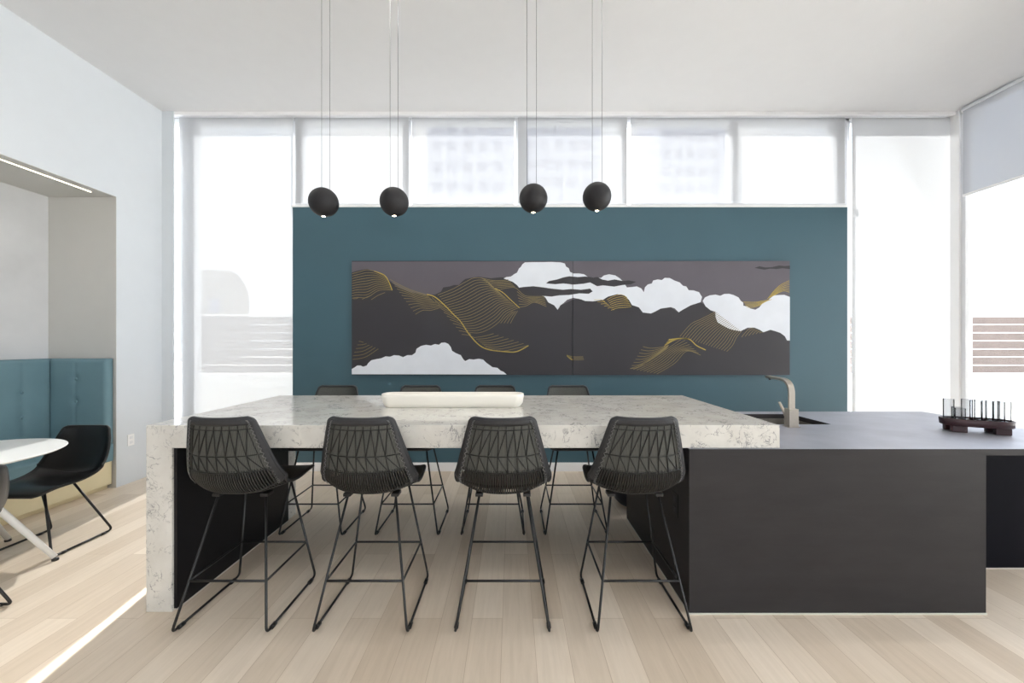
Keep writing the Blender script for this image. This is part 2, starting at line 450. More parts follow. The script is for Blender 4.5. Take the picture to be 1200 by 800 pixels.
# long back cushions along the niche, each bay its own cushion
edges = [Y0, -.75, .10, .80, Y1-.001]
for a, b in zip(edges[:-1], edges[1:]):
    wdt = b-a-.006
    us = [wdt*.5] if wdt < .6 else [wdt*.33, wdt*.7]
    us = [wdt-.27, wdt-.62] if b > 1.3 and wdt > .6 else us
    g = tufted(wdt, .84, us, [.30, .53], nx=int(wdt*70))
    c = panel_mesh(g, lambda u, v, z, a=a: (-.575+z, a+.003+u, .458+v), .075).build('back_cushion', 'teal_fabric', bq)
    for u in us:
        for v in (.30, .53): button_mb([(-.575-.010, a+.003+u, .458+v, 'x')]).build('button', 'teal_fabric', c)
g = tufted(.557, .84, [.255], [.42, .64], nx=40)
yy = Y1-.075
c = panel_mesh(g, lambda u, v, z: (-.572+u, yy-z, .458+v), .07).build('end_cushion', 'teal_fabric', bq)
for v in (.42, .64): button_mb([(-.572+.255, yy+.010, .458+v, 'y')]).build('button', 'teal_fabric', c)
MB().box(-.57, -.012, Y1-.072, Y1, .277, .455).build('end_bolster', 'teal_fabric', bq, bevel=.008)
t = thing('wall_outlet', 'small white outlet plate low on the left wall', 'outlet', (XL+.0005, 4.085, .445))
MB().box(0, .007, -.035, .035, -.058, .058).build('cover_plate', 'trim', t, bevel=.002)
for z in (-.025, .025): MB().box(.006, .009, -.016, .016, z-.014, z+.014).build('socket', 'mullion', t, bevel=.002)

# ---------------------------------------------------------------- stone table with waterfall leg
SX0, SX1, SD0, SD1, SZ0, SZ1 = wx(171, 2.117), wx(914, 2.117), 2.117, 3.33, .8845, 1.008
st = thing('stone_table', 'long speckled white quartz table with a waterfall leg at its left end', 'table', (SX0, SD0, 0))
W, Dp = SX1-SX0, SD1-SD0
MB().add
m = MB()
m.prism([(0, 0), (.14, 0), (.14, SZ0), (W, SZ0), (W, SZ1), (0, SZ1)], 0, Dp)
m.v = [(x, z, y) for x, y, z in m.v]
m.build('slab', 'stone', st, bevel=.002, seg=1)
MB().box(.1405, .158, .012, Dp-.14, .012, SZ0-.0005).build('inner_panel', 'black_panel', st, bevel=.001)
MB().box(.1405, .152, .02, Dp-.14, 0, .0115).build('base_strip', 'alu', st)

# ---------------------------------------------------------------- island
IX0, IX1, ID0, ID1 = .948, 2.536, 2.10, 3.245
isl = thing('island_cabinet', 'broad charcoal island block under the right end of the stone table', 'cabinet', (IX0, ID0, 0))
WT, WB = .884, .850
sx0, sx1, sy0, sy1 = 1.56, 2.228, 2.74, 3.137      # sink opening
m = MB()
iw, idp = IX1-IX0, ID1-ID0
m.box(0, sx0-.03-IX0, 0, idp, .008, WB)
m.box(sx1+.03-IX0, iw, 0, idp, .008, WB)
m.box(sx0-.03-IX0, sx1+.03-IX0, 0, sy0-.03-ID0, .008, WB)
m.box(sx0-.03-IX0, sx1+.03-IX0, sy0-.03-ID0, idp, .008, .60)
m.build('body', 'island', isl)
MB().box(-.002, iw+.002, -.004, idp, 0, .008).build('base_strip', 'alu', isl)
t = MB(); t.box(-.004, -.0003, 2.235-ID0, 2.315-ID0, .455, .585)
pl = t.build('outlet_plate', 'black_panel', isl, bevel=.001); pl['label'] = 'black outlet plate'
for z in (.49, .55): MB().box(-.0065, -.004, 2.258-ID0, 2.292-ID0, z-.018, z+.018).build('socket', 'navy', pl, bevel=.001)
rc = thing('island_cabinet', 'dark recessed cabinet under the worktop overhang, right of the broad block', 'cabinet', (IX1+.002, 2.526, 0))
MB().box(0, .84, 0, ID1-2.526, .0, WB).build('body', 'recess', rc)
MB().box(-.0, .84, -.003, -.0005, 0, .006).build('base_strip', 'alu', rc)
wt = MB()
WX1, WD1 = 3.40, 3.255
wt.box(IX0, sx0, ID0, WD1, WB, WT); wt.box(sx1, WX1, ID0, WD1, WB, WT)
wt.box(sx0, sx1, ID0, sy0, WB, WT); wt.box(sx0, sx1, sy1, WD1, WB, WT)
import bmesh
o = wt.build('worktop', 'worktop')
bm = bmesh.new(); bm.from_mesh(o.data); bmesh.ops.remove_doubles(bm, verts=bm.verts, dist=1e-5)
bm.faces.ensure_lookup_table()
seen = {}
for fc in bm.faces: seen.setdefault(frozenset(v.index for v in fc.verts), []).append(fc)
bmesh.ops.delete(bm, geom=[q for l in seen.values() if len(l) > 1 for q in l], context='FACES')
bm.to_mesh(o.data); bm.free()
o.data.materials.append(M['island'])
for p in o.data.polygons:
    if abs(p.normal.z) < .5: p.material_index = 1  # sides stay charcoal, only the top carries the painted-in brightness
tag(o, 'charcoal worktop covering the island, its top coloured bright for window reflections', 'worktop')
sk = thing('kitchen_sink', 'undermounted metal sink sunk in the charcoal worktop behind the faucet', 'sink', ((sx0+sx1)/2, (sy0+sy1)/2, .62))
m = MB(); a, b = (sx1-sx0)/2, (sy1-sy0)/2
zt = WB-.62-.0005
a2, b2 = a+.012, b+.012
m.box(-a2, a2, -b2, b2, 0, .01); m.box(-a2, -a-.001, -b2, b2, .01, zt); m.box(a+.001, a2, -b2, b2, .01, zt); m.box(-a-.001, a+.001, -b2, -b-.001, .01, zt); m.box(-a-.001, a+.001, b+.001, b2, .01, zt)
m.build('basin', 'sink_steel', sk)
m = MB().lathe([(0, .012), (.03, .012), (.04, .0145), (.045, .0105)], 24)
m.build('drain', 'steel', sk)
# faucet
fa = thing('faucet', 'brushed nickel square faucet with a flat arched spout beside the sink', 'faucet', (1.897, 2.665, WT))
MB().box(-.042, .042, -.03, .03, 0, .004).build('base_plate', 'steel', fa, bevel=.001)
MB().box(-.031, .031, -.027, .027, .004, .122).build('body', 'steel', fa, bevel=.002)
prof = fillet([(0, .0, .12), (0, .0, .312), (0, .245, .318)], .12, 12)
prof = [(p[1], p[2]) for p in prof]
m = MB(); hw, ht = .02, .008; vs = []; fs = []
for i, (y, z) in enumerate(prof):
    q = prof[min(i+1, len(prof)-1)]; r = prof[max(i-1, 0)]
    ty, tz = q[0]-r[0], q[1]-r[1]; L = math.hypot(ty, tz); ny, nz = -tz/L, ty/L
    vs += [(-hw, y+ny*ht, z+nz*ht), (hw, y+ny*ht, z+nz*ht), (hw, y-ny*ht, z-nz*ht), (-hw, y-ny*ht, z-nz*ht)]
n = len(prof)
for i in range(n-1):
    for k in range(4): fs.append((i*4+k, i*4+(k+1) % 4, i*4+4+(k+1) % 4, i*4+4+k))
fs += [(0, 1, 2, 3), ((n-1)*4+3, (n-1)*4+2, (n-1)*4+1, (n-1)*4)]
m.add(vs, fs); sp = m.build('spout', 'steel', fa, bevel=.0015)
MB().lathe([(0, -.012), (.008, -.012), (.009, 0)], 16, (0, .222, .309)).build('aerator', 'black_metal', sp)
m = MB(); m.tube([(0, .026, .075), (0, .05, .075)], .02, 16)
hd = m.build('lever_hub', 'steel', fa)
m = MB(); L = [(-.009, .045, .066), (.009, .045, .066), (.009, .058, .058), (-.009, .058, .058), (-.008, .118, .152), (.008, .118, .152), (.008, .124, .147), (-.008, .124, .147)]
m.add(L, [(0, 1, 2, 3), (4, 7, 6, 5), (0, 4, 5, 1), (1, 5, 6, 2), (2, 6, 7, 3), (3, 7, 4, 0)])
m.build('lever', 'steel', fa, bevel=.002)

# dark bin behind the island
bn = thing('floor_bin', 'dark navy rounded bin on the floor beyond the island, mostly hidden', 'bin', (1.115, 3.55, 0))
MB().lathe([(0, 0), (.10, 0), (.15, .015), (.185, .05), (.205, .12), (.212, .22), (.214, .34), (.206, .34), (.203, .22), (.19, .1), (.14, .03), (0, .02)], 40).build('body', 'navy', bn)
MB().tube([(.211*math.cos(a*PI/20), .211*math.sin(a*PI/20), .342) for a in range(40)], .006, 8, closed=True).build('rim', 'navy', bn)

# ---------------------------------------------------------------- white trough on the table
tr = thing('trough_bowl', 'long low white ceramic trough lying on the stone table', 'bowl', (wx(531, 2.755), 2.755, SZ1))
def rrect(hx, hy, r, n=8):
    out = []
    for cx, cy, a0 in ((hx-r, hy-r, 0), (-hx+r, hy-r, PI/2), (-hx+r, -hy+r, PI), (hx-r, -hy+r, 3*PI/2)):
        for k in range(n+1): a = a0+PI/2*k/n; out.append((cx+r*math.cos(a), cy+r*math.sin(a)))
    return out
def loft(secs, mi=0, cap0=True, cap1=True):
    m = MB(); n = len(secs[0]); vs = [p for s in secs for p in s]; fs = []
    for i in range(len(secs)-1):
        for k in range(n): fs.append((i*n+k, i*n+(k+1) % n, (i+1)*n+(k+1) % n, (i+1)*n+k))
    m.add(vs, fs, mi, True)
    if cap0: m.f.append(list(reversed(range(n)))); m.m.append(mi); m.sm.append(False)
    if cap1: m.f.append([len(vs)-n+k for k in range(n)]); m.m.append(mi); m.sm.append(False)
    return m
def sec(hx, hy, r, z): return [(x, y, z) for x, y in rrect(hx, hy, r)]
loft([sec(.465, .060, .05, 0), sec(.472, .064, .055, .004), sec(.488, .072, .06, .03), sec(.495, .076, .062, .07), sec(.495, .077, .062, .088),
      sec(.491, .073, .06, .0915), sec(.480, .062, .052, .089), sec(.474, .058, .05, .05), sec(.45, .05, .045, .022)]).build('bowl', 'ceramic', tr)

# ---------------------------------------------------------------- shells (stools and chairs)
def shell_fn(keys, p=2.6):
    def prof(t): return catmull(keys, t)
    def pt(u, t, off=0):
        y, z, w, e = prof(t)
        a, b = prof(max(t-.05, 0)), prof(min(t+.05, len(keys)-1-1e-6))
        ty, tz = b[0]-a[0], b[1]-a[1]; L = math.hypot(ty, tz) or 1
        ny, nz = tz/L, -ty/L
        k = e*abs(u)**p+off
        return (w*u, y+ny*k, z+nz*k)
    return pt
def sheet(m, pt, t0, t1, nt_, nu=28, off=0):
    vs = [pt(-1+2*i/nu, t0+(t1-t0)*j/nt_, off) for j in range(nt_+1) for i in range(nu+1)]
    C = nu+1
    m.add(vs, [(j*C+i, j*C+i+1, (j+1)*C+i+1, (j+1)*C+i) for j in range(nt_) for i in range(nu)], 0, True)
    return m
def rim_path(pt, T, off=0, ns=40, nu=14):
    P = [pt(1, T*i/ns, off) for i in range(ns)]+[pt(1-2*i/nu, T-1e-4, off) for i in range(nu)]
    P += [pt(-1, T-T*i/ns, off) for i in range(ns)]+[pt(-1+2*i/nu, 0, off) for i in range(nu)]
    return P
STK = [(.292, .667, .165, .0), (.282, .675, .20, .003), (.20, .678, .222, .012), (.05, .657, .236, .03), (-.08, .652, .246, .06), (-.155, .678, .25, .092),
       (-.20, .745, .245, .085), (-.222, .85, .218, .062), (-.238, .955, .19, .045), (-.25, 1.035, .168, .035), (-.254, 1.062, .158, .03), (-.256, 1.074, .135, .026)]
spt = shell_fn(STK); ST = len(STK)-1
def make_stool(label):
    t = thing('bar_stool', label, 'bar stool', group='bar stools at the stone table')
    m = sheet(MB(), spt, 0, 3.55, 20)
    m.build('seat', 'black_leather', t, solid=.012)
    m = sheet(MB(), spt, 6.5, ST-1e-4, 30)
    m.build('backrest', 'wicker', t, solid=.006)
    m = MB(); nr = 41                               # basket ribs of the lower back and bend
    for i in range(nr):
        u = -.97+1.94*i/(nr-1)
        m.tube([spt(u, 3.3+(6.6-3.3)*k/14) for k in range(15)], .0041, 6)
    m.tube([spt(-.98+1.96*k/30, 3.5) for k in range(31)], .005, 6)
    m.tube([spt(-.99+1.98*k/30, 4.72) for k in range(31)], .0062, 8)
    m.build('basket_ribs', 'rattan', t)
    m = MB(); o = -.006
    def line(a, b, n=6, r=.0027):
        m.tube([spt(a[0]+(b[0]-a[0])*k/n, a[1]+(b[1]-a[1])*k/n, o) for k in range(n+1)], r, 5)
    for tt in (6.5, 7.3, 8.75): line((-.97, tt), (.97, tt), 24, .0028 if tt < 8 else .0024)
    nc = 8
    for i in range(nc):
        u0 = -.80+1.6*i/(nc-1)
        line((u0, 7.3), (u0*.97, 8.75)); line((u0, 6.5), (u0, 7.3))
        if i < nc-1:
            u1 = -.80+1.6*(i+1)/(nc-1)
            line((u0, 7.3), (u1*.97, 8.75)); line((u1, 6.5), (u0, 7.3))
        line((u0*.97, 8.75), (u0*.97+.06, 9.9), 4, .002)
    m.build('weave', 'strand', t)
    r = MB().tube(rim_path(spt, ST), .0095, 8, closed=True)
    rim = r.build('rim', 'rim_leather', t)
    for sgn in (-1, 1):                             # leather binding wrapped over both sides, laced along its inner edge
        m = MB(); C = 7; vs = []; n = 40
        for j in range(n+1):
            tt = 4.6+(ST-.25-4.6)*j/n
            vs += [spt(sgn*(.90+.11*i/(C-1)), tt, -.0085-.002*math.sin(PI*i/(C-1))) for i in range(C)]
        m.add(vs, [(j*C+i, j*C+i+1, (j+1)*C+i+1, (j+1)*C+i) for j in range(n) for i in range(C-1)], 0, True)
        m.build('side_binding', 'rim_leather', rim, solid=.004)
        P = []
        for k in range(45):
            tt = 4.7+(10.2-4.7)*k/44; P.append(spt(sgn*(.925 if k % 2 else .875), tt, -.0125))
        MB().tube(P, .0016, 5).build('lacing', 'stitch', rim)
    m = MB(); C = 5; n = 24
    vs = [spt(-.98+1.96*i/n, 9.15+(ST-.05-9.15)*j/(C-1), -.008) for j in range(C) for i in range(n+1)]
    m.add(vs, [(j*(n+1)+i, j*(n+1)+i+1, (j+1)*(n+1)+i+1, (j+1)*(n+1)+i) for j in range(C-1) for i in range(n)], 0, True)
    m.build('top_binding', 'rim_leather', rim, solid=.004)
    fx, fy, tx = .235, .243, .128
    tops = {1: .155, -1: -.075}; ztop = {1: .655, -1: .634}; R = .0065
    for sx in (-1, 1):
        for sy in (-1, 1):
            P = fillet([(sx*tx, tops[sy], ztop[sy]), (sx*fx, sy*fy, R+.006), (sx*fx, sy*(fy-.06), R+.006)], .03, 6)
            m = MB().tube(P, R, 8)
            m.build('leg', 'black_metal', t)
            g = MB().tube([(sx*fx, sy*(fy-.075), .011), (sx*fx, sy*(fy-.04), .011)], .011, 8); g.build('foot_glide', 'black_metal', t)
        MB().tube([(sx*fx, fy-.05, R+.006), (sx*fx, -fy+.05, R+.006)], R, 8).build('runner', 'black_metal', t)
        def at(sy, z):
            k = (z-.0125)/(ztop[sy]-.0125); return (sx*(fx+(tx-fx)*k), sy*fy+(tops[sy]-sy*fy)*k, z)
        MB().tube([at(-1, .235), at(1, .235)], .0055, 8).build('side_bar', 'black_metal', t)
        MB().box(sx*tx-.02, sx*tx+.02, -.095, -.035, .630, .648).build('bracket', 'black_metal', t, bevel=.003)
    for sy in (-1, 1):
        k = (.235-.0125)/(ztop[sy]-.0125); x = fx+(tx-fx)*k; y = sy*fy+(tops[sy]-sy*fy)*k
        MB().tube([(-x, y, .235), (x, y, .235)], .006, 8).build('footrest', 'black_metal', t)
    return t
FD, RD = 2.19, 3.178
s0 = make_stool('woven black bar stool on the near side, closest to the stone waterfall leg')
s0.location = (-1.454, FD, 0)
dup(s0, (-.755, FD, 0), 0, 'woven black bar stool on the near side, second from the waterfall leg')
dup(s0, (-.048, FD, 0), 0, 'woven black bar stool on the near side, third from the waterfall leg')
dup(s0, (.66, FD, 0), 0, 'woven black bar stool on the near side, right in front of the island end')
dup(s0, (-1.51, RD, 0), PI, 'bar stool across the stone table, top of its back visible left of the white trough')
dup(s0, (-.79, RD, 0), PI, 'bar stool across the table, its back peeking over the left part of the white trough')
dup(s0, (-.145, RD, 0), PI, 'bar stool across the table, its back peeking over the right end of the white trough')
dup(s0, (.485, RD, 0), PI, 'bar stool across the stone table, fully right of the white trough')

CHK = [(.24, .428, .15, 0), (.232, .442, .195, .0), (.15, .455, .225, .01), (.0, .442, .235, .03), (-.12, .442, .24, .07), (-.19, .48, .242, .09), (-.225, .57, .235, .07),
       (-.25, .68, .212, .05), (-.263, .755, .188, .04), (-.267, .783, .175, .035), (-.269, .796, .15, .03)]
cpt = shell_fn(CHK); CT = len(CHK)-1
def make_chair(label):
    t = thing('shell_chair', label, 'chair', group='black shell chairs at the round table')
    sheet(MB(), cpt, 0, CT-1e-4, 60).build('seat_shell', 'black_leather', t, solid=.016)
    MB().tube(rim_path(cpt, CT), .0085, 8, closed=True).build('rim', 'black_leather', t)
    m = MB(); m.tube([cpt(-.93+1.86*k/24, 4.6, .009) for k in range(25)], .0018, 5); m.build('seam', 'strand', t)
    fx, fy, tx, R = .235, .20, .125, .0075
    tops = {1: .15, -1: -.03}
    for sx in (-1, 1):
        for sy in (-1, 1):
            P = fillet([(sx*tx, tops[sy], .43), (sx*fx, sy*fy, R+.004), (sx*fx, sy*(fy-.07), R+.004)], .04, 6)
            MB().tube(P, R, 8).build('leg', 'black_metal', t)
            MB().tube([(sx*fx, sy*(fy-.085), .0098), (sx*fx, sy*(fy-.055), .0098)], .0098, 8).build('foot_glide', 'black_metal', t)
        MB().tube([(sx*fx, fy-.06, R+.004), (sx*fx, -fy+.06, R+.004)], R, 8).build('runner', 'black_metal', t)
    return t
c1 = make_chair('black leather shell chair beside the banquette, facing the camera')
c1.location = (-3.33, 2.84, 0); c1.rotation_euler = (0, 0, PI)
dup(c1, (-2.955, 1.93, 0), PI/2, 'black shell chair cut off by the frame edge, in front of the round table')

# round white table
rt = thing('pedestal_table', 'round white pedestal table with splayed legs beside the banquette', 'table', (-3.5, 2.43, 0))
MB().lathe([(0, .722), (.46, .722), (.485, .728), (.497, .735), (.50, .7385), (.498, .741), (.49, .742), (0, .742)], 72).build('tabletop', 'white_lacquer', rt)
MB().lathe([(0, .60), (.03, .60), (.05, .64), (.10, .70), (.15, .722)], 32).build('hub', 'white_lacquer', rt)
for k in range(4):
    a = math.atan2(.2, .46)+k*PI/2
    c, s_ = math.cos(a), math.sin(a)
    MB().tube([(.03*c, .03*s_, .65), (.26*c, .26*s_, .335), (.485*c, .485*s_, .022)], [.022, .02, .016], 14).build('leg', 'white_lacquer', rt)
    MB().lathe([(0, 0), (.018, 0), (.018, .012), (.0, .02)], 16, (.487*c, .487*s_, 0)).build('foot_glide', 'black_metal', rt)

# ---------------------------------------------------------------- tray with tumblers
TYX, TYY, TR = 2.955, 2.50, math.radians(-24)
ty = thing('serving_tray', 'dark red-brown oval wooden tray on block feet, on the worktop', 'tray', (TYX, TYY, WT), TR)
a_, b_ = .170, .080
def oval(hx, hy, z, n=48, p=2.6):
    out = []
    for k in range(n):
        a = 2*PI*k/n; c, s_ = math.cos(a), math.sin(a)
        out.append((hx*math.copysign(abs(c)**(2/p), c), hy*math.copysign(abs(s_)**(2/p), s_), z))
    return out
loft([oval(a_-.011, b_-.008, .04), oval(a_-.004, b_-.004, .044), oval(a_, b_, .082), oval(a_-.003, b_-.003, .085), oval(a_-.011, b_-.01, .083), oval(a_-.013, b_-.012, .068)]).build('tray_body', 'tray_wood', ty)
for sx in (-1, 1):
    for sy in (-1, 1): MB().box(sx*.098-.036, sx*.098+.036, sy*.040-.016, sy*.040+.016, 0, .041).build('foot', 'tray_wood', ty, bevel=.004)
def tumbler(h, r):
    m = MB()
    m.lathe([(.0005, 0), (r-.003, 0), (r, .003), (r, h)], 32)                     # thin-blown wall, thick foot, fire-polished lip
    m.lathe([(.0005, .008), (r-.004, .008), (r-.0015, .011)], 32)
    m.tube([(r*math.cos(2*PI*k/32), r*math.sin(2*PI*k/32), h) for k in range(32)], .0009, 5, closed=True)
    return m
tall = None; short = None
spots = [(-.168, .0, 'T', 'tall clear tumbler at the far left end of the wooden tray'),
         (-.115, -.036, 'S', 'short clear tumbler beside the left-end tall glass on the tray'),
         (-.098, .036, 'S', 'short clear tumbler at the back of the tray, next to the left end'),
         (-.035, .036, 'T', 'tall clear tumbler at the back middle of the wooden tray'),
         (-.022, -.036, 'T', 'tall clear tumbler at the front middle of the wooden tray'),
         (.050, -.036, 'T', 'tall clear tumbler at the front, right of the tray middle'),
         (.045, .036, 'T', 'tall clear tumbler at the back, right of the tray middle'),
         (.115, .034, 'T', 'tall clear tumbler at the back, beside the right-end glass'),
         (.112, -.037, 'T', 'tall clear tumbler at the front, beside the right-end glass'),
         (.172, 0, 'T', 'tall clear tumbler at the very right end of the wooden tray')]
c, s_ = math.cos(TR), math.sin(TR); src = {}
for x, y, k, lab in spots:
    x *= .76; y *= .88
    loc = (TYX+x*c-y*s_, TYY+x*s_+y*c, WT+.0685)
    if k in src:
        o = src[k].copy(); COL.objects.link(o)
    else:
        o = tumbler(.135 if k == 'T' else .082, .026 if k == 'T' else .024).build('glass_tumbler', 'tumbler'); src[k] = o
    o.location = loc; tag(o, lab, 'glass', 'tumblers on the wooden tray')

# ---------------------------------------------------------------- pendants
def make_pendant(label):
    t = thing('pendant_lamp', label, 'pendant lamp', group='black globe pendants')
    r = .099
    g = [(r*math.sin(a*PI/36), -r*math.cos(a*PI/36)) for a in range(0, 37)]
    g[0] = (.0001, -r); g[-1] = (.0001, r)
    MB().lathe(g, 48).build('globe', 'globe', t)
    MB().lathe([(0, -r-.0012), (.009, -r-.001), (.012, -r+.0002), (.012, -r+.003)], 20).build('light_lens', 'lens', t)
    return t
def pendant(label, px, py, D, cab, first=[None]):
    z = wz(py, D); x = wx(px, D)
    t = make_pendant(label) if first[0] is None else dup(first[0], (0, 0, 0), 0, label)
    if first[0] is None: first[0] = t; 
    t.location = (x, D, z)
    return t, z
PD = 2.75
specs = [('black globe pendant nearest the left window, first of four', 379.3, 237, (376, 387.5)), ('black globe pendant beside the leftmost one, second of four', 462, 236.5, (456.5, 467)),
         ('black globe pendant third from the left', 625, 232.5, (617.5, 628.5)), ('black globe pendant furthest to the right, above the art', 699.5, 230.5, (694.5, 705))]
todo = []
for lab, px, py, cab in specs:
    t, z = pendant(lab, px, py, PD, cab); todo.append((t, px, z, cab))
for t, px, z, cab in todo:
    x = wx(px, PD)
    for c in cab:
        cx = wx(c, PD)-x; cy = .012 if c == cab[0] else -.012
        zb = math.sqrt(.099**2-cx**2-cy**2)-.003
        MB().tube([(cx, cy, zb), (cx, cy, CEIL-.0205-z)], .0016, 6).build('cable', 'cable', t)
    mx_ = sum(wx(c, PD)-x for c in cab)/2
    MB().lathe([(0, 0), (.06, 0), (.06, .016), (.055, .02), (0, .02)], 28, (mx_, 0, CEIL-.0205-z)).build('ceiling_rose', 'globe', t)

# ---------------------------------------------------------------- painting in two panels
AD = DB-.035
def L6(x, y): return (400+x/4.286, 290+y/4.286)
def L7(x, y): return (660+x/4.286, 290+y/4.286)
sky = [(412.3, 306.5), (925.5, 305), (925.5, 439), (412.3, 439.5)]
dark = [L6(*p) for p in [(52, 640), (52, 125), (75, 118), (100, 112), (130, 107), (165, 118), (215, 138), (240, 165), (270, 188), (300, 205), (350, 224), (420, 238), (470, 236), (500, 222), (512, 200), (545, 195), (565, 188), (590, 188), (605, 172), (622, 158), (660, 150), (690, 146), (750, 154), (800, 149), (840, 152), (900, 200), (1000, 240)]]
dark += [L7(*p) for p in [(0, 285), (45, 262), (75, 255), (110, 265), (150, 268), (200, 262), (220, 245), (270, 233), (310, 240), (335, 270), (345, 290), (380, 300), (400, 325), (440, 330), (480, 307), (540, 300), (580, 325), (620, 300), (660, 280), (690, 275), (720, 292), (750, 320), (800, 390), (840, 408), (890, 418), (960, 400), (1000, 420), (1040, 413), (1090, 428), (1112, 445), (1122, 466), (1138, 465), (1138, 640)]]
cl1 = [L6(*p) for p in [(52, 636), (52, 610), (66, 602), (80, 592), (96, 592), (110, 598), (128, 592), (135, 580), (150, 566), (175, 560), (200, 556), (222, 546), (245, 548), (265, 540), (290, 542), (310, 550), (332, 540), (355, 540), (372, 528), (378, 508), (400, 494), (425, 488), (450, 492), (470, 484), (490, 488), (502, 478), (520, 476), (538, 484), (550, 500), (556, 518), (575, 530), (600, 540), (612, 560), (622, 570), (642, 560), (665, 562), (690, 558), (712, 562), (728, 578), (742, 588), (758, 600), (785, 604), (800, 618), (815, 624), (830, 637)]]
cl2 = [L7(*p) for p in [(-299, 155), (-285, 148), (-262, 145), (-244, 132), (-232, 126), (-222, 105), (-212, 96), (-205, 84), (-192, 74), (-150, 73), (-100, 73), (-60, 72), (-14, 74), (8, 80), (14, 95), (28, 104), (34, 122), (52, 130), (80, 130), (105, 134), (125, 148), (190, 152), (205, 140), (230, 134), (262, 140), (285, 155), (300, 170), (320, 200), (345, 198), (370, 195), (392, 205), (405, 224), (410, 200), (425, 185), (445, 180), (452, 165), (475, 160), (495, 163), (510, 152), (535, 153), (560, 166), (585, 175), (602, 192), (618, 195), (630, 214), (655, 215), (682, 224), (697, 248), (690, 274), (640, 290), (600, 312), (580, 325), (560, 305), (540, 299), (490, 306), (460, 322), (440, 331), (400, 326), (380, 300), (345, 288), (330, 262), (308, 240), (270, 234), (225, 246), (200, 262), (150, 270), (110, 268), (90, 260), (50, 252), (20, 262), (0, 280), (-14, 290), (-28, 312), (-45, 290), (-75, 275), (-90, 250), (-140, 225), (-214, 210), (-232, 188), (-254, 172)]]
cl3 = [L7(*p) for p in [(700, 268), (712, 250), (735, 240), (765, 236), (788, 242), (808, 233), (832, 232), (855, 238), (880, 250), (892, 268), (903, 275), (905, 292), (925, 296), (940, 306), (965, 312), (985, 300), (1000, 280), (1022, 270), (1040, 254), (1058, 240), (1085, 238), (1110, 237), (1138, 248), (1138, 467), (1124, 466), (1113, 445), (1090, 428), (1060, 418), (1040, 413), (1005, 425), (985, 412), (960, 402), (925, 402), (890, 420), (855, 414), (830, 406), (800, 390), (775, 375), (765, 350), (764, 322), (740, 315), (715, 295)]]
ln1 = [L7(*p) for p in [(-86, 180), (-72, 168), (-30, 160), (0, 150), (30, 144), (75, 148), (110, 145), (150, 150), (172, 148), (195, 160), (225, 166), (258, 160), (300, 168), (330, 165), (366, 172), (340, 184), (300, 188), (255, 196), (200, 190), (170, 194), (135, 175), (100, 182), (50, 186), (0, 180), (-40, 184)]]
ln2 = [L7(*p) for p in [(-240, 204), (-200, 198), (-150, 194), (-100, 200), (-60, 206), (0, 212), (40, 208), (90, 212), (135, 206), (148, 220), (128, 232), (80, 230), (30, 238), (-20, 240), (-60, 246), (-110, 242), (-160, 250), (-235, 246)]]
ln3 = [L7(*p) for p in [(960, 102), (985, 94), (1015, 100), (1050, 98), (1085, 90), (1110, 93), (1138, 91), (1138, 108), (1100, 104), (1070, 108), (1040, 106), (1010, 111), (985, 107)]]
def clip(poly, x, keep_left):
    out = []; n = len(poly)
    for i in range(n):
        a, b = poly[i], poly[(i+1) % n]
        ia, ib = (a[0] <= x) == keep_left, (b[0] <= x) == keep_left
        if ia: out.append(a)
        if ia != ib:
            t = (x-a[0])/(b[0]-a[0]); out.append((x, a[1]+t*(b[1]-a[1])))
    return out
def lerp_curves(A, B, n, skip=()):
    out = []
    for i in range(n):
        t = i/(n-1); out.append([(a[0]+(b[0]-a[0])*t, a[1]+(b[1]-a[1])*t) for a, b in zip(A, B)])
    return out
def smooth(pts, n=8):
    k = [tuple(p) for p in pts]; T = len(k)-1
    return [tuple(catmull(k, T*i/(n*T))) for i in range(n*T+1)]
gold = []   # (polyline px, half width px, material slot)
def fam(fn, A, B, n, w=.27, mi=4):
    for c_ in lerp_curves(A, B, n): gold.append((smooth([fn(*p) for p in c_]), w, mi))
fam(L6, [(52, 132), (90, 122), (130, 112), (175, 122), (225, 150)], [(52, 255), (80, 250), (130, 250), (190, 215), (255, 214)], 11)
fam(L6, [(60, 257), (75, 256), (85, 252)], [(150, 262), (185, 240), (220, 226)], 3)
fam(L6, [(245, 160), (300, 190), (360, 216), (430, 237)], [(372, 335), (410, 315), (450, 315), (500, 300)], 12)
fam(L6, [(455, 250), (480, 270), (510, 285)], [(605, 436), (640, 440), (668, 452)], 11)
fam(L6, [(485, 238), (560, 208), (625, 172), (670, 152), (720, 160), (770, 205)], [(640, 425), (690, 428), (740, 410), (790, 375), (830, 330), (888, 303)], 19)
fam(L6, [(700, 152), (760, 165), (810, 165), (840, 160)], [(780, 215), (820, 205), (860, 200), (880, 205)], 7)
fam(L6, [(880, 205), (920, 240), (960, 245), (1020, 245)], [(895, 300), (930, 292), (970, 275), (1030, 296)], 7)
fam(L6, [(668, 452), (715, 445), (765, 432)], [(735, 508), (810, 520), (940, 490)], 8)
fam(L6, [(800, 380), (825, 350), (860, 320)], [(850, 380), (865, 350), (885, 318)], 4)
gold.append((smooth([L6(*p) for p in [(430, 235), (470, 248), (520, 290), (560, 332), (600, 372), (640, 432), (690, 487), (740, 512), (820, 522), (880, 522), (940, 492)]]), .55, 3))
gold.append((smooth([L6(*p) for p in [(165, 118), (215, 138), (238, 170), (256, 215)]]), .45, 3))
gold.append((smooth([L6(*p) for p in [(770, 205), (810, 225), (850, 262), (895, 303)]]), .45, 3))
fam(L6, [(88, 470), (100, 472), (112, 476)], [(52, 562), (120, 550), (186, 508)], 6)
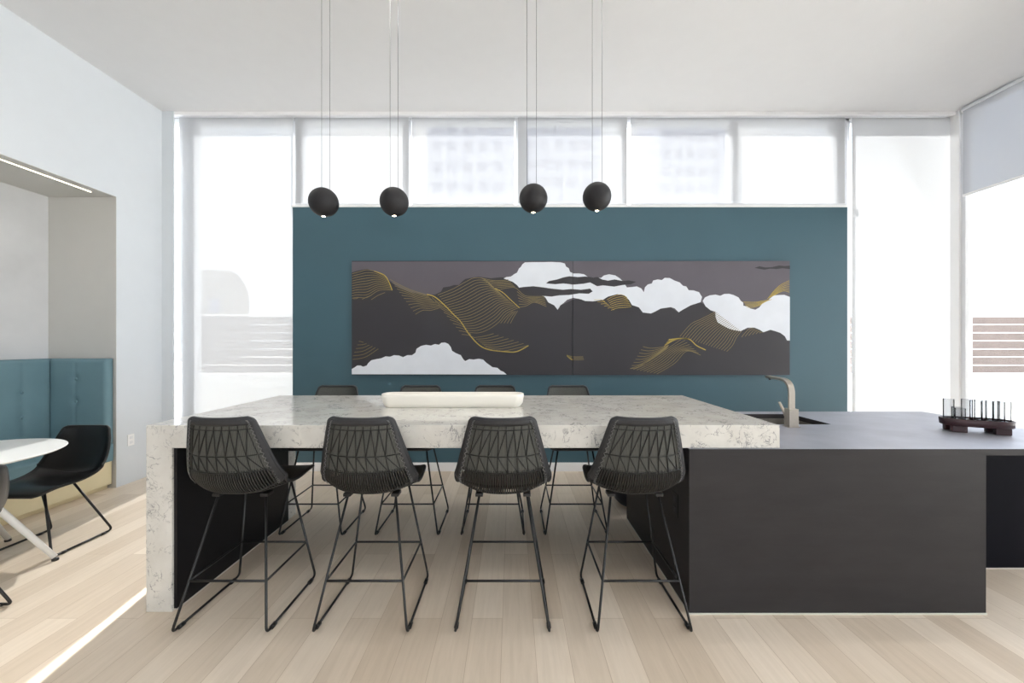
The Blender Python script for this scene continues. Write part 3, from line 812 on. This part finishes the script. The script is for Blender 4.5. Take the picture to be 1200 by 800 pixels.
fam(L6, [(1132, 540), (1150, 556), (1165, 562)], [(1134, 545), (1152, 560), (1165, 566)], 2, .4, 3)
fam(L7, [(20, 540), (50, 548), (100, 548)], [(25, 548), (55, 562), (104, 562)], 3, .35, 4)
fam(L7, [(585, 447), (640, 385), (690, 360), (765, 322)], [(820, 522), (850, 490), (870, 450), (895, 420)], 19)
fam(L7, [(400, 497), (440, 505), (490, 500), (530, 490)], [(335, 608), (375, 600), (440, 560), (520, 505)], 8)
fam(L7, [(335, 608), (420, 575), (520, 510), (600, 455)], [(470, 634), (560, 580), (620, 520), (690, 540)], 9)
fam(L7, [(505, 495), (560, 465), (620, 455)], [(530, 460), (580, 458), (640, 460)], 6, .22, 3)
gold.append((smooth([L7(*p) for p in [(530, 462), (590, 456), (635, 462), (670, 492), (715, 514)]]), .55, 3))
fam(L7, [(155, 262), (190, 262), (210, 272)], [(240, 315), (247, 312), (256, 312)], 6, .23, 3)
fam(L7, [(220, 262), (250, 246), (290, 236), (320, 250)], [(250, 310), (280, 302), (310, 300), (342, 296)], 7, .23, 3)
fam(L7, [(905, 272), (960, 274), (1010, 266), (1048, 260)], [(920, 300), (950, 300), (985, 290), (1010, 272)], 6, .22, 3)
fam(L7, [(1025, 258), (1060, 215), (1095, 185), (1138, 165)], [(1060, 240), (1085, 225), (1110, 218), (1138, 225)], 7, .23, 3)
fam(L7, [(895, 450), (925, 415), (950, 402)], [(985, 430), (992, 425), (1002, 426)], 6)
def art_panel(x0, x1, label):
    m = MB()
    X = lambda px: wx(px, AD); Z = lambda py: wz(py, AD)
    m.box(X(x0), X(x1), AD, DB-.001, Z(439.3), Z(305.6), 1)
    lay = [(sky, 0), (dark, 1), (cl1, 2), (cl2, 2), (cl3, 2), (ln1, 1), (ln2, 1), (ln3, 1)]
    for i, (poly, mi) in enumerate(lay):
        p = clip(clip(poly, x1, True), x0, False)
        if len(p) < 3: continue
        d = AD-.0003*(i+1)
        m.add([(X(a), d, Z(min(max(b, 305.6), 439.3))) for a, b in p], [tuple(range(len(p)))], mi)
    d = AD-.0030
    for pl_, w_, mi in gold:
        q = [p for p in pl_ if x0 <= p[0] <= x1 and 305.8 < p[1] < 439]
        if len(q) < 2: continue
        vs, fs = [], []
        for i, p in enumerate(q):
            a, b = q[max(i-1, 0)], q[min(i+1, len(q)-1)]
            tx, tz = b[0]-a[0], b[1]-a[1]; L = math.hypot(tx, tz) or 1
            nx, nz = -tz/L*w_, tx/L*w_
            vs += [(X(p[0]+nx), d, Z(p[1]+nz)), (X(p[0]-nx), d, Z(p[1]-nz))]
        fs = [(2*i, 2*i+1, 2*i+3, 2*i+2) for i in range(len(q)-1)]
        m.add(vs, fs, mi)
    o = m.build('wall_art', ['art_sky', 'art_dark', 'art_white', 'art_gold', 'art_pale'], recalc=False)
    return tag(o, label, 'painting', 'two-panel landscape painting')
art_panel(412.3, 670.8, 'left panel of the dark cloud painting, white cloud along its lower left edge')
art_panel(671.4, 925.5, 'right panel of the dark cloud painting, row of white clouds across its top')

# ---------------------------------------------------------------- outside
struct(MB().box(XL-.8, XR+.6, DB+.26, DB+.38, CEIL+.02, CEIL+.25).build('roof_overhang', 'white'))
struct(MB().box(-60, 60, DB+.26, 140, -.15, -.03).build('ground', 'concrete'))
struct(MB().box(XR+.16, 60, -30, DB+.26, -.15, -.03).build('ground', 'concrete'))
def fence(x0, x1, y, label):
    t = thing('slat_fence', label, 'fence', (x0, y, -.03))
    L = x1-x0
    MB().box(0, L, 0, .2, 0, .93).build('parapet', 'parapet', t)
    m = MB()
    for k in range(7): z = .945+k*.146; m.box(0, L, .06, .085, z, z+.134)
    m.build('boards', 'fence_wood', t)
    n = max(2, int(L/1.5))
    for k in range(n+1): MB().box(min(L*k/n, L-.08), min(L*k/n, L-.08)+.08, .09, .15, .93, 1.98).build('post', 'parapet', t)
    MB().box(0, L, .05, .16, 1.98, 2.0).build('cap_rail', 'parapet', t)
fence(wx(226, 7), -1.5, 7.0, 'timber slat terrace fence faintly seen through the tall left shade')
fence(5.9, 14.5, 7.0, 'timber slat terrace fence seen clearly through the right-hand glass wall')
def tower(px0, px1, ptop, D, label, nb):
    x0, x1 = wx(px0, D), wx(px1, D); h = wz(ptop, D)
    t = thing('apartment_tower', label, 'building', ((x0+x1)/2, D, -.03))
    w_ = (x1-x0)/2
    MB().box(-w_, w_, 0, 14, 0, h).build('facade', 'tower', t)
    for k in range(nb):
        z = h-3-3.1*k
        m = MB()
        for q in range(5):
            a = -w_+.8+q*(2*w_-1.6)/5
            m.box(a, a+(2*w_-1.6)/5*.6, -.05, -.002, z, z+1.6)
        m.build('window_band', 'tower_glass', t)
tower(500, 603, 60, 60, 'pale high-rise faintly seen through the shade left of the third globe', 9)
tower(612, 704, 90, 66, 'pale high-rise faintly seen behind the two right globes', 8)
tower(772, 853, 105, 70, 'pale high-rise faintly seen through the left half of the widest short shade', 7)
ho = thing('apartment_house', 'low rounded building faintly seen through the tall left shade', 'building', (-28.8, 40, -.03))
m = MB()
pr = [(0, 0), (3, 0), (3, 6.5), (2.85, 7.1), (2.5, 7.7), (1.9, 8.25), (1.0, 8.7), (0, 8.95)]
m.prism(pr, -4.8, 0); m.v = [(z, x, y) for x, y, z in m.v]; m.build('facade', 'house', ho)
m = MB()
for k in range(2): m.box(-3.9+k*1.9, -2.9+k*1.9, -.05, -.002, 4.6, 6.0)
m.build('window_band', 'tower_glass', ho)

# ---------------------------------------------------------------- light
wld = bpy.data.worlds.new('sky'); SC.world = wld; wld.use_nodes = True
nt = wld.node_tree; bg = nt.nodes['Background']
tc = N(nt, 'ShaderNodeTexCoord')
n = N(nt, 'ShaderNodeTexNoise', i_Scale=2.2, i_Detail=5.0)
nt.links.new(tc.outputs['Generated'], n.inputs['Vector'])
r = ramp(nt, [(.40, (.80, .88, 1.0)), (.58, (1, 1, 1))]); nt.links.new(n.outputs['Fac'], r.inputs['Fac'])
nt.links.new(r.outputs['Color'], bg.inputs['Color']); bg.inputs['Strength'].default_value = 2.8
sun = bpy.data.lights.new('sun', 'SUN'); sun.energy = 20; sun.angle = math.radians(.9); sun.color = (1, .975, .94)
so = bpy.data.objects.new('sun', sun); COL.objects.link(so); so.location = (-2, 20, 14)
so.rotation_euler = Vector((.163, -1, -.86)).to_track_quat('-Z', 'Y').to_euler()

def spot(name, loc, power, ang, rad, col=(1, .95, .88), blend=.7):
    l = bpy.data.lights.new(name, 'SPOT'); l.energy = power; l.spot_size = math.radians(ang); l.spot_blend = blend; l.shadow_soft_size = rad; l.color = col
    o = bpy.data.objects.new(name, l); COL.objects.link(o); o.location = loc; return o
d0 = None                                        # added fill lamps, unseen in the ceiling, to brighten table top and floor
for x in (-2.7, -.9, .9, 2.7):
    for y in (-.2, 2.78):
        if d0 is None:
            d = d0 = thing('added_fill_lamp', 'small round fill lamp added unseen in the ceiling to brighten the table top and floor', 'added fill light', (x, y, CEIL), 0, 'added ceiling fill lamps')
            MB().lathe([(.045, -.001), (.045, -.006), (.062, -.006), (.065, -.003), (.065, -.001)], 28).build('trim_ring', 'trim', d)
            MB().lathe([(.0005, -.002), (.045, -.002)], 24).build('light_lens', 'lens', d)
        else: d = dup(d0, (x, y, CEIL), 0, d0['label'])
        spot('added_fill_beam', (x, y, CEIL-.03), 16, 140, .06, (1, .97, .93))
for t, px, z, cab in todo: spot('pendant_beam', (t.location.x, PD, z-.115), 1.6, 120, .02)
# ---------------------------------------------------------------- camera
cam = bpy.data.cameras.new('camera'); co = bpy.data.objects.new('camera', cam); COL.objects.link(co)
cam.sensor_width = 36; cam.lens = F/1200*36; cam.shift_y = 2/1200; cam.clip_start = .05; cam.clip_end = 400
co.location = (0, 0, CAM); co.rotation_euler = (PI/2, 0, 0); SC.camera = co
SC.view_settings.view_transform = 'Standard'; SC.view_settings.look = 'None'
SC.view_settings.exposure = .6; SC.view_settings.gamma = 1; SC.view_settings.use_curve_mapping = False
SC.cycles.max_bounces = 10; SC.cycles.diffuse_bounces = 6; SC.cycles.transparent_max_bounces = 16
SC.cycles.transmission_bounces = 10; SC.cycles.sample_clamp_indirect = 8
